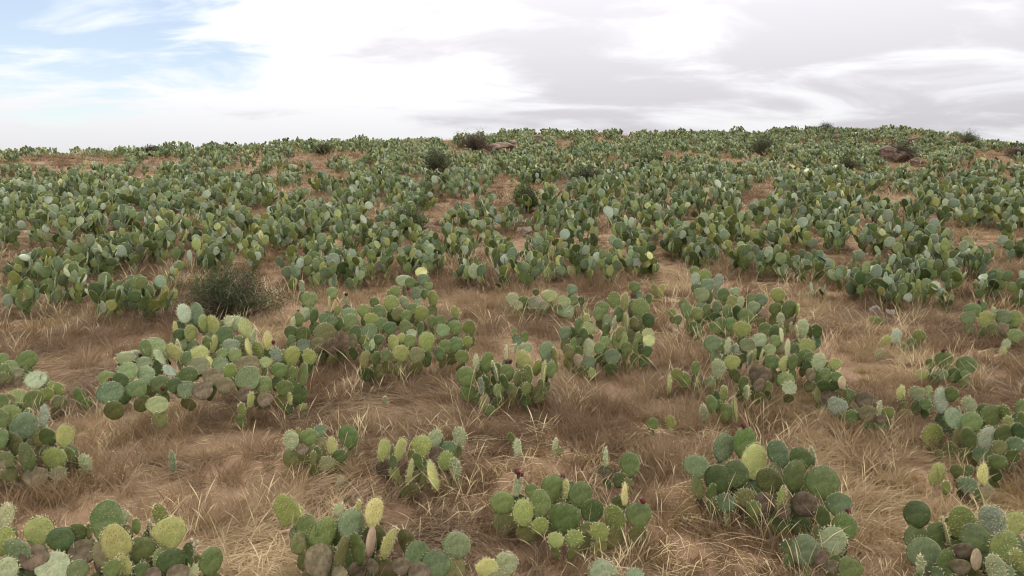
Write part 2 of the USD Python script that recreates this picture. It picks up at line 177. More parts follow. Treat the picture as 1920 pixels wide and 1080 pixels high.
# bare straw and soil of the middle distance, as outlines in the photograph
BARE = [[(470,492),(548,488),(552,560),(500,575),(460,555)],[(945,420),(1000,420),(985,500),(945,505)],[(1205,480),(1300,500),(1265,560),(1205,560)],
 [(1375,385),(1460,380),(1445,425),(1365,445)],[(1765,445),(1870,440),(1860,490),(1820,490),(1790,470)],[(1650,475),(1560,500),(1590,560),(1510,545),(1575,490)],
 [(0,480),(45,470),(60,500),(20,560),(0,565)],[(40,385),(65,385),(55,450),(30,470),(20,440)],[(455,360),(500,350),(470,390)],[(500,365),(620,340),(640,350),(520,385)],
 [(250,330),(310,320),(300,345),(240,360)],[(580,315),(620,320),(600,345)],[(820,262),(860,258),(870,290),(825,290)],[(1030,268),(1085,265),(1085,290),(1040,295)],[(1130,315),(1220,305),(1200,330),(1150,335)],
 [(1330,300),(1420,300),(1420,320),(1340,325)],[(1150,250),(1190,248),(1190,268),(1160,272)],[(1390,350),(1480,345),(1470,380),(1400,380)],[(1780,300),(1880,285),(1920,290),(1920,330),(1820,320)],[(1650,330),(1740,320),(1700,300)],
 [(940,395),(985,400),(975,440),(930,425)],[(640,400),(690,395),(690,420),(650,425)],[(70,286),(115,283),(120,293),(80,295)],[(1490,360),(1530,350),(1520,395),(1490,390)],[(1850,410),(1920,410),(1920,450),(1870,445)],[(520,385),(560,380),(560,392),(520,395)],[(180,355),(215,352),(210,375),(175,372)],[(650,345),(690,340),(700,355),(660,360)]]
SHRUBS = [
 ('dark twiggy thorn shrub in the grass behind the big sprawling prickly pear', (436, 600), 180, 84, 'leaf_dark', 13000, .028, .22, 'dark thorn shrub'),
 ('bright green leafy shrub among the cacti near the middle of the slope', (985, 398), 62, 50, 'leaf_bright', 3500, .05, 0, 'bright green shrub'),
 ('wispy olive shrub left of centre above the wide mid-slope cactus bank', (770, 445), 80, 55, 'leaf_bright', 2600, .05, .35, 'wispy olive shrub'),
 ('dark rounded shrub half way up the slope right of centre', (1098, 352), 66, 34, 'leaf_dark', 3000, .06, 0, 'dark rounded shrub'),
 ('dim grey-green shrub half way up the slope left of centre', (822, 330), 56, 42, 'leaf_dark', 2600, .06, .2, 'dim grey-green shrub'),
 ('large brownish shrub beside the boulders near the hilltop', (890, 286), 70, 34, 'leaf_brown', 3000, .07, 0, 'brownish hilltop shrub'),
 ('dark brown shrub growing over the largest boulder on the right slope', (1688, 306), 56, 34, 'leaf_brown', 3000, .06, 0, 'boulder shrub'),
 ('feathery grey-green shrub on the upper slope right of centre', (1432, 296), 50, 36, 'leaf_dark', 2400, .06, .2, 'feathery shrub'),
 ('small olive shrub on the left slope in the cactus field', (325, 388), 36, 24, 'leaf_bright', 1800, .05, 0, 'small olive shrub'),
 ('small blackish shrub just under the skyline at left', (606, 292), 38, 20, 'leaf_dark', 1800, .07, 0, 'blackish shrub'),
 ('rounded dark shrub on the right skyline', (1548, 250), 28, 20, 'leaf_dark', 1600, .07, 0, 'rounded skyline shrub'),
 ('low green shrub right of the feathery one near the right skyline', (1815, 262), 36, 18, 'leaf_bright', 1600, .07, 0, 'low skyline shrub'),
 ('dark low shrub on the left skyline', (283, 280), 34, 16, 'leaf_dark', 1400, .07, 0, 'dark low shrub'),
 ('pale greyish bush at the right edge beneath the pale slabs', (1906, 302), 40, 20, 'leaf_brown', 1500, .06, .2, 'greyish edge bush'),
 ('green spreading shrub on the slope below the hilltop boulders', (1215, 308), 44, 18, 'leaf_bright', 1800, .06, 0, 'green spreading shrub'),
 ('dark green shrub at the foot of the central hilltop slope', (1010, 345), 40, 22, 'leaf_dark', 1800, .06, .1, 'dark central shrub'),
 ('blackish green shrub on the far left third of the upper slope', (480, 345), 34, 18, 'leaf_dark', 1500, .06, .1, 'blackish green shrub'),
 ('loose olive shrub left of the wispy one on the mid slope', (690, 452), 50, 34, 'leaf_bright', 2000, .05, .3, 'loose olive shrub'),
 ('dark shrub behind the tan square boulder at right', (1585, 322), 38, 20, 'leaf_dark', 1600, .06, .1, 'shrub behind tan boulder'),
]
ROCKS = [
 ('big rounded brown boulder in the bank of rocks on the hilltop', (938, 286), 62, 22, 'brown_rock', 'hilltop boulder'),
 ('flat dark slab perched above the big hilltop boulder', (965, 270), 26, 8, 'grey_rock', None),
 ('small round boulder left of the big hilltop boulder', (916, 282), 18, 16, 'brown_rock', None),
 ('broad low pinkish boulder right of the hilltop slab', (1008, 262), 32, 12, 'brown_rock', None),
 ('dark overhanging rock near the skyline right of centre', (1128, 258), 32, 14, 'brown_rock', 'dark skyline rock'),
 ('small tan boulder under the dark overhanging rock', (1106, 274), 20, 12, 'brown_rock', None),
 ('reddish brown rock in the bare path near the middle of the slope', (975, 424), 34, 18, 'brown_rock', 'reddish rock in the path'),
 ('pale pinkish rock just below the reddish one in the path', (988, 438), 28, 14, 'grey_rock', None),
 ('tan square boulder on the right slope above the dense cactus bank', (1528, 340), 26, 22, 'brown_rock', 'tan square boulder'),
 ('largest dark boulder on the right slope under a brown shrub', (1672, 306), 64, 34, 'brown_rock', 'largest right boulder'),
 ('reddish boulder right of the largest one on the right slope', (1722, 312), 30, 18, 'brown_rock', None),
 ('small pale stone in the straw below the tan square boulder', (1528, 390), 18, 12, 'grey_rock', 'small pale stone'),
 ('round dark rock by the right skyline', (1884, 282), 14, 8, 'brown_rock', None),
 ('pale flat slab at the right edge below the skyline', (1912, 284), 24, 10, 'grey_rock', 'pale edge slabs'),
 ('long whitish slab lying at the right edge of the slope', (1900, 318), 36, 10, 'grey_rock', None),
 ('grey stone in the grass right of the dark thorn shrub', (516, 556), 30, 14, 'grey_rock', 'grey stone'),
 ('second grey stone behind the one right of the thorn shrub', (602, 552), 14, 9, 'grey_rock', None),
 ('grey rock at the left foot of the right-hand mid cactus', (1638, 588), 26, 18, 'grey_rock', 'grey rocks at right'),
 ('grey rock beside it at the foot of the right-hand mid cactus', (1668, 594), 22, 16, 'grey_rock', None),
 ('tan stone in the lower right corner behind the tipped dark pad', (1718, 1003), 28, 18, 'brown_rock', None),
 ('pale splinter of stone in straw right of the narrow upright cactus', (1425, 782), 32, 6, 'grey_rock', None),
 ('brown boulder on the skyline at right', (1712, 268), 30, 12, 'brown_rock', None),
 ('brown rock on the skyline right of the tallest skyline cactus', (1510, 246), 22, 9, 'brown_rock', None),
 ('small brown boulder in a bare patch at upper right', (1572, 262), 20, 12, 'brown_rock', None),
]
KEEP_CLEAR = [(s[1][0], s[1][1], s[2], s[3]) for s in SHRUBS + ROCKS]

# ------------------------------------------------------------------ helpers
used = {}


def numbered(path):
    n = used.get(path, 0)
    used[path] = n + 1
    return path if n == 0 else f'{path}_{n:03d}'


def tag(prim, label=None, category=None, group=None, kind=None):
    for k, v in (('label', label), ('category', category), ('group', group), ('kind', kind)):
        if v:
            prim.SetCustomDataByKey(k, v)
    return prim


def thing(name, loc, label, category, group=None, root='/World'):
    x = UsdGeom.Xform.Define(stage, numbered(f'{root}/{name}'))
    x.AddTranslateOp().Set(Gf.Vec3d(*map(float, loc)))
    return tag(x.GetPrim(), label, category, group)


def obj(name, mesh, mat, parent=None, smooth=False, kind=None):
    base = str(parent.GetPath()) if parent is not None else '/World'
    m = usdkit.mesh(stage, numbered(f'{base}/{name}'), mesh, LOOK[mat], smooth=smooth)
    return tag(m.GetPrim(), kind=kind)


def join(parts):
    n, vs, fs = 0, [], []
    for v, f in parts:
        vs.append(v)
        fs.append(f + n)
        n += len(v)
    return np.vstack(vs), np.vstack(fs)


# ------------------------------------------------------------------ the lie of the land
SLOPE = math.tan(math.radians(8.0))
CREST_AT = np.array([-1.4, -.65, -.42, -.24, -.04, .16, .30, .42, .50, .64, 1.4])
CREST = np.array([42, 43, 46, 52, 64, 66, 68, 70, 67, 50, 42.0])


def ground(x, y):
    x, y = np.asarray(x, float), np.asarray(y, float)
    q = np.stack([x, y, np.zeros_like(x)], -1)
    u = x / np.maximum(y, 8.0)
    yc = np.interp(u, CREST_AT, CREST)
    bumps = (meshkit.noise(q / 7.0, 3) - .5) * .5 + (meshkit.noise(q / 2.6, 5) - .5) * .16 + (meshkit.noise(q / .9, 7) - .5) * .05
    near = np.clip((y - 2) / 14, 0.25, 1)
    over = np.maximum(0, y - yc + 5)
    z = SLOPE * y - np.where(over < 14, .011 * over ** 2, .011 * 196 + .308 * (over - 14)) + bumps * near * np.clip(1.4 - y / 400, 0, 1)
    return np.maximum(z, -14 + bumps)


CR, SR = math.cos(PITCH), math.sin(PITCH)


def ray(px, py):
    a, b = (np.asarray(px, float) - 960) / FOCAL, (540 - np.asarray(py, float)) / FOCAL
    return np.stack([a, CR - b * SR, SR + b * CR], -1)


def on_ground(px, py):
    """The point of the ground seen at a pixel of the photograph."""
    d = ray(px, py)
    d = d / np.linalg.norm(d)
    t = np.arange(2.0, 120.0, .05)
    p = EYE + d * t[:, None]
    hit = np.nonzero(p[:, 2] < ground(p[:, 0], p[:, 1]))[0]
    return p[hit[0]] if len(hit) else on_ground(px, py + 1)


def seen_at(p):
    """Where points of the world are seen in the photograph."""
    q = np.asarray(p, float) - EYE
    depth = q[..., 1] * CR + q[..., 2] * SR
    up = q[..., 2] * CR - q[..., 1] * SR
    return 960 + FOCAL * q[..., 0] / depth, 540 - FOCAL * up / depth, depth


# ------------------------------------------------------------------ materials
LOOK = {}


def make_pad_look(name, col, col2, tip, bloom=.0, wood=.0, rough=.46, spec=.32):
    """A cactus skin: two greens mottled, a lighter young rim colour in part, brown corky scars, waxy gloss."""
    LOOK[name] = usdkit.material(stage, f'/World/Looks/{name}', {
        'tc': ('texture_coordinate', {}), 'oi': ('object_info', {}), 'geo': ('geometry', {}),
        'n1': ('noise_texture', {'scale': 9.0, 'detail': 4.0, 'roughness': .6}),
        'n2': ('noise_texture', {'scale': 34.0, 'detail': 4.0, 'roughness': .65}),
        'n3': ('noise_texture', {'scale': 5.0, 'detail': 5.0, 'roughness': .7}),
        'r1': ('map_range', {'from_min': .38, 'from_max': .62, 'to_min': -.25, 'to_max': 1.15}),
        'mixa': ('mix_color', {'a': col, 'b': col2}),
        'mixb': ('mix_color', {'b': tip}),
        'rr': ('map_range', {'from_min': .55, 'from_max': 1.0, 'to_max': .55, 'clamp': True}),
        'fine': ('map_range', {'from_min': .3, 'from_max': .7, 'to_min': .72, 'to_max': 1.25}),
        'ht': ('hsv', {'hue': .5, 'saturation': 1.0, 'value': 1.0}),
        'hue': ('map_range', {'to_min': .482, 'to_max': .515}),
        'val': ('map_range', {'to_min': .78, 'to_max': 1.2}),
        'vv': ('math', {'math_type': 'multiply'}),
        'rnd2': ('white_noise_texture', {'dimensions': '1D'}),
        'scar': ('map_range', {'range_type': 'smoothstep', 'from_min': .63 - wood, 'from_max': .76 - wood * .8, 'to_max': .85, 'clamp': True}),
        'mixc': ('mix_color', {'b': (.17, .115, .075)}),
        'bump': ('bump', {'strength': .35, 'distance': .004}),
        'p': ('principled_bsdf', {'roughness': rough, 'specular_ior_level': spec, 'coat_weight': bloom, 'coat_roughness': .5}),
    }, [('tc.object', 'n1.vector'), ('tc.object', 'n2.vector'), ('geo.position', 'n3.vector'), ('n1.fac', 'r1.value'), ('r1.result', 'mixa.fac'),
        ('oi.random', 'rr.value'), ('mixa.result', 'mixb.a'), ('rr.result', 'mixb.fac'), ('n2.fac', 'fine.value'),
        ('oi.random', 'rnd2.w'), ('rnd2.value', 'hue.value'), ('oi.random', 'val.value'), ('fine.result', 'vv.value1'), ('val.result', 'vv.value2'),
        ('mixb.result', 'ht.color'), ('hue.result', 'ht.hue'), ('vv.value', 'ht.value'), ('n3.fac', 'scar.value'), ('ht.color', 'mixc.a'), ('scar.result', 'mixc.fac'),
        ('mixc.result', 'p.base_color'), ('n2.fac', 'bump.height'), ('bump.normal', 'p.normal')], surface='p.BSDF')


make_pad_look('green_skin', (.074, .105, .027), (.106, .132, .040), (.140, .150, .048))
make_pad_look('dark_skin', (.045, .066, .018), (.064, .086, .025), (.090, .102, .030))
make_pad_look('blue_green_skin', (.094, .128, .058), (.124, .156, .078), (.130, .154, .066), bloom=.05)
make_pad_look('grey_blue_skin', (.165, .20, .118), (.205, .23, .155), (.185, .205, .12), bloom=.05)
make_pad_look('yellow_green_skin', (.142, .160, .038), (.112, .138, .034), (.190, .184, .050))
make_pad_look('young_skin', (.265, .262, .084), (.20, .22, .064), (.32, .288, .10))
make_pad_look('pale_skin', (.195, .226, .104), (.23, .25, .132), (.245, .246, .12))
make_pad_look('olive_skin', (.074, .080, .023), (.100, .098, .032), (.120, .106, .04), wood=.08)
make_pad_look('corky_skin', (.08, .061, .036), (.13, .098, .062), (.09, .084, .036), wood=.05, rough=.95, spec=.1)
make_pad_look('tan_skin', (.22, .165, .10), (.18, .14, .082), (.24, .185, .11), wood=.1, rough=.95, spec=.1)
SKIN = dict(g='green_skin', d='dark_skin', b='blue_green_skin', q='grey_blue_skin', y='yellow_green_skin', e='young_skin', p='pale_skin', o='olive_skin', w='corky_skin', t='tan_skin')


def plain(name, col, rough=.7, var=.25, scale=20.0, spec=.3):
    LOOK[name] = usdkit.material(stage, f'/World/Looks/{name}', {
        'geo': ('geometry', {}), 'n': ('noise_texture', {'scale': scale, 'detail': 4.0}),
        'r': ('map_range', {'from_min': .3, 'from_max': .7, 'to_min': 1 - var, 'to_max': 1 + var}),
        'h': ('hsv', {'color': col}), 'p': ('principled_bsdf', {'roughness': rough, 'specular_ior_level': spec}),
    }, [('geo.position', 'n.vector'), ('n.fac', 'r.value'), ('r.result', 'h.value'), ('h.color', 'p.base_color')], surface='p.BSDF')


plain('spine', (.62, .55, .33), .5)
plain('areole', (.10, .065, .035), .9)
plain('fruit_skin', (.065, .011, .010), .6, .35, 60)
plain('bud_skin', (.24, .20, .12), .6, .3, 60)
plain('twig', (.115, .088, .062), .9, spec=.1)


def straw(name, cols, scale=.5, trans=.35):
    """Grass blades: colour drifts over the ground in patches and from blade to blade."""
    LOOK[name] = usdkit.material(stage, f'/World/Looks/{name}', {
        'geo': ('geometry', {}), 'n': ('noise_texture', {'scale': scale, 'detail': 4.0, 'roughness': .6}),
        'ramp': ('rgb_ramp', {'ramp': cols}), 'mad': ('math', {'math_type': 'multiply_add', 'value2': .34, 'value3': -.17}), 'sum': ('math', {'math_type': 'add'}),
        'val': ('map_range', {'to_min': .4, 'to_max': 1.6}), 'wn': ('white_noise_texture', {'dimensions': '1D'}), 'h': ('hsv', {}),
        'd': ('principled_bsdf', {'roughness': .55, 'specular_ior_level': .3}), 't': ('translucent_bsdf', {}), 'm': ('mix_closure', {'fac': trans}),
    }, [('geo.position', 'n.vector'), ('geo.random_per_island', 'mad.value1'), ('n.fac', 'sum.value1'), ('mad.value', 'sum.value2'), ('sum.value', 'ramp.fac'),
        ('geo.random_per_island', 'wn.w'), ('wn.value', 'val.value'), ('ramp.color', 'h.color'), ('val.result', 'h.value'),
        ('h.color', 'd.base_color'), ('h.color', 't.color'), ('d.BSDF', 'm.closure1'), ('t.BSDF', 'm.closure2')], surface='m.closure')


straw('dry_straw', [(.28, (.15, .095, .05)), (.41, (.265, .185, .10)), (.55, (.40, .30, .165)), (.70, (.57, .465, .285))])
straw('pale_straw', [(.25, (.44, .345, .185)), (.5, (.62, .51, .30)), (.75, (.74, .64, .42))], .9, .3)
straw('ochre_straw', [(.30, (.14, .085, .035)), (.43, (.25, .175, .062)), (.54, (.15, .14, .042)), (.66, (.30, .235, .10))])
straw('leaf_dark', [(.3, (.035, .05, .014)), (.5, (.068, .088, .024)), (.7, (.12, .125, .045))], 2.0, .35)
straw('leaf_bright', [(.3, (.05, .085, .018)), (.5, (.085, .13, .025)), (.7, (.15, .17, .05))], 2.0, .3)
straw('leaf_brown', [(.3, (.05, .035, .02)), (.5, (.075, .06, .03)), (.7, (.13, .11, .06))], 2.0, .3)

LOOK['soil'] = usdkit.material(stage, '/World/Looks/soil', {
    'geo': ('geometry', {}), 'n1': ('noise_texture', {'scale': .45, 'detail': 5.0, 'roughness': .6}), 'n2': ('noise_texture', {'scale': 7.0, 'detail': 7.0, 'roughness': .7}),
    'n3': ('noise_texture', {'scale': 60.0, 'detail': 4.0, 'roughness': .7}), 'wide': ('mapping', {'scale': (40.0, 90.0, 40.0)}), 'n4': ('noise_texture', {'scale': 1.0, 'detail': 3.0, 'distortion': 1.5}),
    'r1': ('rgb_ramp', {'ramp': [(.3, (.15, .086, .05)), (.5, (.25, .15, .086)), (.68, (.34, .225, .135))]}),
    'r2': ('rgb_ramp', {'ramp': [(.3, (.10, .06, .035)), (.5, (.24, .16, .095)), (.68, (.38, .28, .17))]}),
    'k': ('map_range', {'from_min': .38, 'from_max': .6, 'to_max': .8, 'clamp': True}), 'mix': ('mix_color', {}),
    'sum': ('math', {'math_type': 'add'}), 'b': ('bump', {'strength': .8, 'distance': .03}), 'p': ('principled_bsdf', {'roughness': .95, 'specular_ior_level': .15}),
}, [('geo.position', 'n1.vector'), ('geo.position', 'n2.vector'), ('geo.position', 'n3.vector'), ('geo.position', 'wide.vector'), ('wide.vector', 'n4.vector'),
    ('n1.fac', 'r1.fac'), ('n4.fac', 'r2.fac'), ('n2.fac', 'k.value'), ('k.result', 'mix.fac'), ('r1.color', 'mix.a'), ('r2.color', 'mix.b'), ('mix.result', 'p.base_color'),
    ('n2.fac', 'sum.value1'), ('n4.fac', 'sum.value2'), ('sum.value', 'b.height'), ('b.normal', 'p.normal')], surface='p.BSDF')


def rock_look(name, a, b, c):
    LOOK[name] = usdkit.material(stage, f'/World/Looks/{name}', {
        'geo': ('geometry', {}), 'n1': ('noise_texture', {'scale': 2.2, 'detail': 8.0, 'roughness': .7}), 'n2': ('noise_texture', {'scale': 14.0, 'detail': 6.0, 'roughness': .7}),
        'r': ('rgb_ramp', {'ramp': [(.32, a), (.5, b), (.68, c)]}), 'b': ('bump', {'strength': .9, 'distance': .05}), 'p': ('principled_bsdf', {'roughness': .9, 'specular_ior_level': .2}),
    }, [('geo.position', 'n1.vector'), ('geo.position', 'n2.vector'), ('n1.fac', 'r.fac'), ('r.color', 'p.base_color'), ('n2.fac', 'b.height'), ('b.normal', 'p.normal')], surface='p.BSDF')


rock_look('brown_rock', (.07, .045, .033), (.16, .105, .075), (.25, .18, .13))
rock_look('grey_rock', (.12, .095, .075), (.22, .18, .145), (.34, .29, .24))

# ------------------------------------------------------------------ hillside
axis_y = np.concatenate([np.linspace(-60, 3.5, 24)[:-1], np.arange(3.5, 30, .16), np.arange(30, 85, .4), np.geomspace(85, 6000, 50)])
axis_x = np.concatenate([-np.geomspace(6000, 52, 40), np.arange(-51.5, -20, .5), np.arange(-20, 20, .2), np.arange(20, 52, .5), np.geomspace(52, 6000, 40)])
gx, gy = np.meshgrid(axis_x, axis_y)
gz = ground(gx, gy)
nx = len(axis_x)
ii = np.arange((len(axis_y) - 1) * nx).reshape(-1, nx)[:, :-1].ravel()
hill = (np.stack([gx, gy, gz], -1).reshape(-1, 3), np.vstack([np.stack([ii, ii + 1, ii + nx + 1], 1), np.stack([ii, ii + nx + 1, ii + nx], 1)]))
tag(obj('hillside', hill, 'soil', smooth=True), kind='structure')


# ------------------------------------------------------------------ cactus pads
def pad_mesh(W, H, T, seg=24, rings=(1.0, .95, .8, .5), rng=None, bend=0.0):
    """An obovate pad, standing on the narrow end: x across, y through, z up, centred on the origin."""
    th = np.arange(seg) * 2 * np.pi / seg
    wob = 1 + .025 * np.sin(2 * th + rng.uniform(0, 6)) + .025 * np.sin(3 * th + rng.uniform(0, 6)) + .012 * np.sin(5 * th + rng.uniform(0, 6))
    c, s = np.cos(th), np.sin(th)
    taper, skew = rng.uniform(.06, .34), rng.normal(0, .035)
    ox = .5 * W * s * (1 - taper * np.clip(-c, 0, 1) ** 1.2 + .04 * c) * wob + skew * W * c ** 2
    oz = .5 * H * np.sign(c) * np.abs(c) ** .98 * wob
    v, ring_of = [], []
    for side in (1, -1):
        for r in rings:
            if r == 1.0 and side == -1:
                ring_of.append(ring_of[0])
                continue
            y = side * .5 * T * (1 - r ** 3.2) ** .6 * np.ones(seg)
            ring_of.append(sum(len(q) for q in v))
            v.append(np.stack([ox * r, y * (1 + .35 * np.clip(-c, 0, 1)), oz * r], 1))
        ring_of.append(sum(len(q) for q in v))
        v.append(np.array([[0, side * .5 * T, 0]]))
    v = np.vstack(v)
    v[:, 1] += bend * W * ((v[:, 0] / W) ** 2 * 2 - .2) + bend * .6 * H * (v[:, 2] / H) ** 2
    f, j = [], np.arange(seg)
    j2 = (j + 1) % seg
    n = len(rings) + 1
    for side in (0, 1):
        o = ring_of[side * n:(side + 1) * n]
        fs = []
        for a, b in zip(o[:-2], o[1:-1]):
            fs += [np.stack([a + j, a + j2, b + j2], 1), np.stack([a + j, b + j2, b + j], 1)]
        fs.append(np.stack([o[-2] + j, o[-2] + j2, np.full(seg, o[-1])], 1))
        fs = np.vstack(fs)
        f.append(fs if side == 0 else fs[:, ::-1])
    return v, np.vstack(f)


def surface_points(W, H, T, step, rng, bend):
    """Areoles: a diagonal lattice on both faces and a closer row along the upper rim; returns points and outward directions."""
    pts, nrm = [], []
    nx_, nz_ = int(W / step) + 2, int(H / (step * .86)) + 2
    for side in (1, -1):
        for k in range(-nz_ // 2, nz_ // 2 + 1):
            for i in range(-nx_ // 2, nx_ // 2 + 1):
                x, z = (i + .5 * (k % 2)) * step + rng.normal(0, .004), k * step * .86 + rng.normal(0, .004)
                r = math.hypot(x / (.5 * W * (1 - .15 * (z < 0))), z / (.5 * H))
                if r < .93:
                    pts.append((x, side * .5 * T * (1 - r ** 3.2) ** .6, z))
                    nrm.append((x / W * .9, side, z / H * .9 + .15))
    n = int(math.pi * .5 * (W + H) / (step * .72))
    for k in range(n):
        a = (k + rng.uniform(-.3, .3)) * 2 * math.pi / n
        if math.cos(a) > -.75:
            x, z = .5 * W * math.sin(a) * (1 - .15 * (math.cos(a) < 0)), .5 * H * math.cos(a)
            for q in range(2):
                pts.append((x, 0, z))
                nrm.append((math.sin(a), rng.normal(0, .5), math.cos(a)))
    p, n = np.array(pts), np.array(nrm, float)
    p[:, 1] += bend * W * ((p[:, 0] / W) ** 2 * 2 - .2) + bend * .6 * H * (p[:, 2] / H) ** 2
    return p, n / np.linalg.norm(n, axis=1, keepdims=True)


def spine_mesh(p, n, rng, length, radius, spread=.45):
    d = n + rng.normal(0, spread, n.shape)
    d /= np.linalg.norm(d, axis=1, keepdims=True)
    a = np.cross(d, rng.normal(0, 1, d.shape))
    a /= np.linalg.norm(a, axis=1, keepdims=True) + 1e-9
    b = np.cross(d, a)
    L = length * rng.uniform(.55, 1.25, (len(p), 1))
    q = p - d * .002
    v = np.stack([q + a * radius, q - .5 * a * radius + .87 * b * radius, q - .5 * a * radius - .87 * b * radius, q + d * L], 1).reshape(-1, 3)
    k = np.arange(len(p))[:, None] * 4
    f = np.concatenate([k + [0, 1, 3], k + [1, 2, 3], k + [2, 0, 3]], 0)
    return v, f


def areole_mesh(p, n, r):
    o = np.array([[1, 0, 0], [-1, 0, 0], [0, 1, 0], [0, -1, 0], [0, 0, 1], [0, 0, -1]], float) * r
    f = np.array([[0, 2, 4], [2, 1, 4], [1, 3, 4], [3, 0, 4], [2, 0, 5], [1, 2, 5], [3, 1, 5], [0, 3, 5]])
    return (p[:, None] + o[None]).reshape(-1, 3), (np.arange(len(p))[:, None, None] * 6 + f[None]).reshape(-1, 3)


def rot(axis, a):
    return trimesh.transformations.rotation_matrix(a, axis)[:3, :3]


def fruit_mesh(rng, r=.022):
    m = trimesh.creation.icosphere(2, r)
    v = np.array(m.vertices)
    v[:, 2] *= 1.45
    top = v[:, 2] > r * 1.1
    v[top, 2] = r * 1.1 - (v[top, 2] - r * 1.1) * .6
    return v, np.array(m.faces)


ALL = []          # every cactus: its foot, half its width


def traced_cactus(label, origin, foot, depth, text, fruit_text, k):
    rng = np.random.default_rng(1000 + k)
    ox, oy = origin
    bx, by = foot
    base = on_ground(bx, by)
    hd = math.hypot(*(base[:2] - EYE[:2]))
    pads = []
    for item in text.split(';'):
        w = item.split()
        x, y, pw, ph = ox + float(w[0]) / 3, oy + float(w[1]) / 3, float(w[2]) / 3, float(w[3]) / 3
        pads.append([x, y, pw, ph, float(w[4]) if len(w) == 6 else rng.uniform(-7, 7), w[-1]])
    top = min(p[1] for p in pads)
    root = thing('prickly_pear', base, label, 'cactus', 'prickly pear cacti on the hillside')
    done = []

    def put(c, M, W, H, tone, px):
        bend = rng.uniform(-.13, .13)
        T = rng.uniform(.085, .125) * .5 * (W + H) * (1.5 if tone in 'wt' else 1)
        v, f = pad_mesh(W, H, T, 28 if px > 24 else 20, rng=rng, bend=bend)
        prim = obj('pad', (v, f), SKIN[tone], root, smooth=True)
        m = np.eye(4)
        m[:3, :3], m[:3, 3] = M, c - base
        UsdGeom.Xformable(prim).AddTransformOp().Set(Gf.Matrix4d(*m.T.ravel().tolist()))
        if tone not in 'wt':
            step = .028 if px > 40 else .034
            p, n = surface_points(W, H, T, step, rng, bend)
            near = px > 30
            hairy = 3 if tone in 'pq' else 2 if tone in 'ey' else 1
            bald = tone in 'dgo' and rng.random() < .7
            reps = np.repeat(np.arange(len(p)) if near and not bald else np.nonzero(np.abs(p[:, 1]) < .3 * T)[0], hairy)
            obj('spines', spine_mesh(p[reps], n[reps], rng, .024 if tone not in 'dgo' else .019, .0014 if near else .0019), 'spine', prim, kind='stuff')
            if px > 42:
                obj('areoles', areole_mesh(p, n, .0042), 'areole', prim, kind='stuff')
        done.append((c, M, W, H))

    for i, (x, y, pw, ph, lean, tone) in enumerate(pads):
        t = (by - y) / max(by - top, 30)
        dist = hd - depth * (.6 - 1.15 * t) - .012 * i / 3 + rng.normal(0, .03)
        d = ray(x, y)
        dh = math.hypot(d[0], d[1])
        for _ in range(40):
            c = EYE + d * (dist / dh)
            size = ph / FOCAL * dist
            if c[2] - ground(c[0], c[1]) > .33 * size:
                break
            dist -= .04
        scale = dist / dh / FOCAL * 1.0
        f = np.array([d[0], d[1], 0]) / dh
        r = np.array([f[1], -f[0], 0])
        down = math.atan2(-d[2], dh)
        ratio = pw / ph
        yaw, pitch = 0.0, rng.uniform(-.16, .12)
        if ratio > 1.12:
            W = pw * scale
            H = W * .98
            pitch = -min(1.15, math.acos(min(1, ph / pw * 1.02))) + down * .5
        else:
            H = ph * scale / math.cos(down * .6)
            if ratio < .86:
                W = .9 * H
                yaw = math.acos(max(.06, (ratio - .1) / .82)) * rng.choice([-1, 1])
            else:
                W = min(ratio, 1.02) * H
                yaw = rng.uniform(-.25, .25)
        M = rot(f, math.radians(lean)) @ rot([0, 0, 1], yaw) @ np.stack([r, f, [0, 0, 1.0]], 1) @ rot([1, 0, 0], pitch)
        put(c, M, W, H, tone, ph)
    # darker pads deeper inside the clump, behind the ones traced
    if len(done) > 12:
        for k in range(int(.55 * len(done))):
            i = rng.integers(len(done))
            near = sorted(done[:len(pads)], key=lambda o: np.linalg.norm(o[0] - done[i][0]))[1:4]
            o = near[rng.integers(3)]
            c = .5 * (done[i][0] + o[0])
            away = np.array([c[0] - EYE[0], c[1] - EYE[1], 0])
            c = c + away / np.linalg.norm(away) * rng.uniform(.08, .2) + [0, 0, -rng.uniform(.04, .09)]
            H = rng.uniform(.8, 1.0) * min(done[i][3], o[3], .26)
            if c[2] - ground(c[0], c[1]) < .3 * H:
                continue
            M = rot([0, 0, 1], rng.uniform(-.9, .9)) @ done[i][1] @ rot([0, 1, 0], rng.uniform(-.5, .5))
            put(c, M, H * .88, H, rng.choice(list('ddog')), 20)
    # older woody pads that carry the ones seen in front
    queue = list(done)
    added = 0
    while queue and added < 40:
        c, M, W, H = queue.pop(0)
        foot_ = c - M[:, 2] * .45 * H
        if foot_[2] - ground(foot_[0], foot_[1]) < .05 + .12 * H:
            continue
        if any(np.linalg.norm(o[0] - foot_) < .62 * o[3] and o[0][2] < c[2] - .02 for o in done if o[0] is not c):
            continue
        to = np.array([base[0] - foot_[0], base[1] - foot_[1], 0])
        to *= min(1, .5 / (np.linalg.norm(to) + 1e-6))
        ax = -(to * .8 + rng.normal(0, .12, 3) + [0, 0, -1.0])
        ax /= np.linalg.norm(ax)
        d = ray(*seen_at(foot_)[:2])
        nrm = np.array([d[0], d[1], 0]) + rng.normal(0, .5, 3)
        xx = np.cross(nrm, ax)
        xx /= np.linalg.norm(xx)
        Mn = np.stack([xx, np.cross(ax, xx), ax], 1)
        Hn = min(.24, max(.12, H)) * rng.uniform(.9, 1.1)
        cn = foot_ - ax * .40 * Hn
        high = cn[2] - ground(cn[0], cn[1])
        put(cn, Mn, Hn * .82, Hn, 'w' if high < .14 and rng.random() < .12 else ('o' if rng.random() < .6 else 'd'), 20)
        queue.append(done[-1])
        added += 1
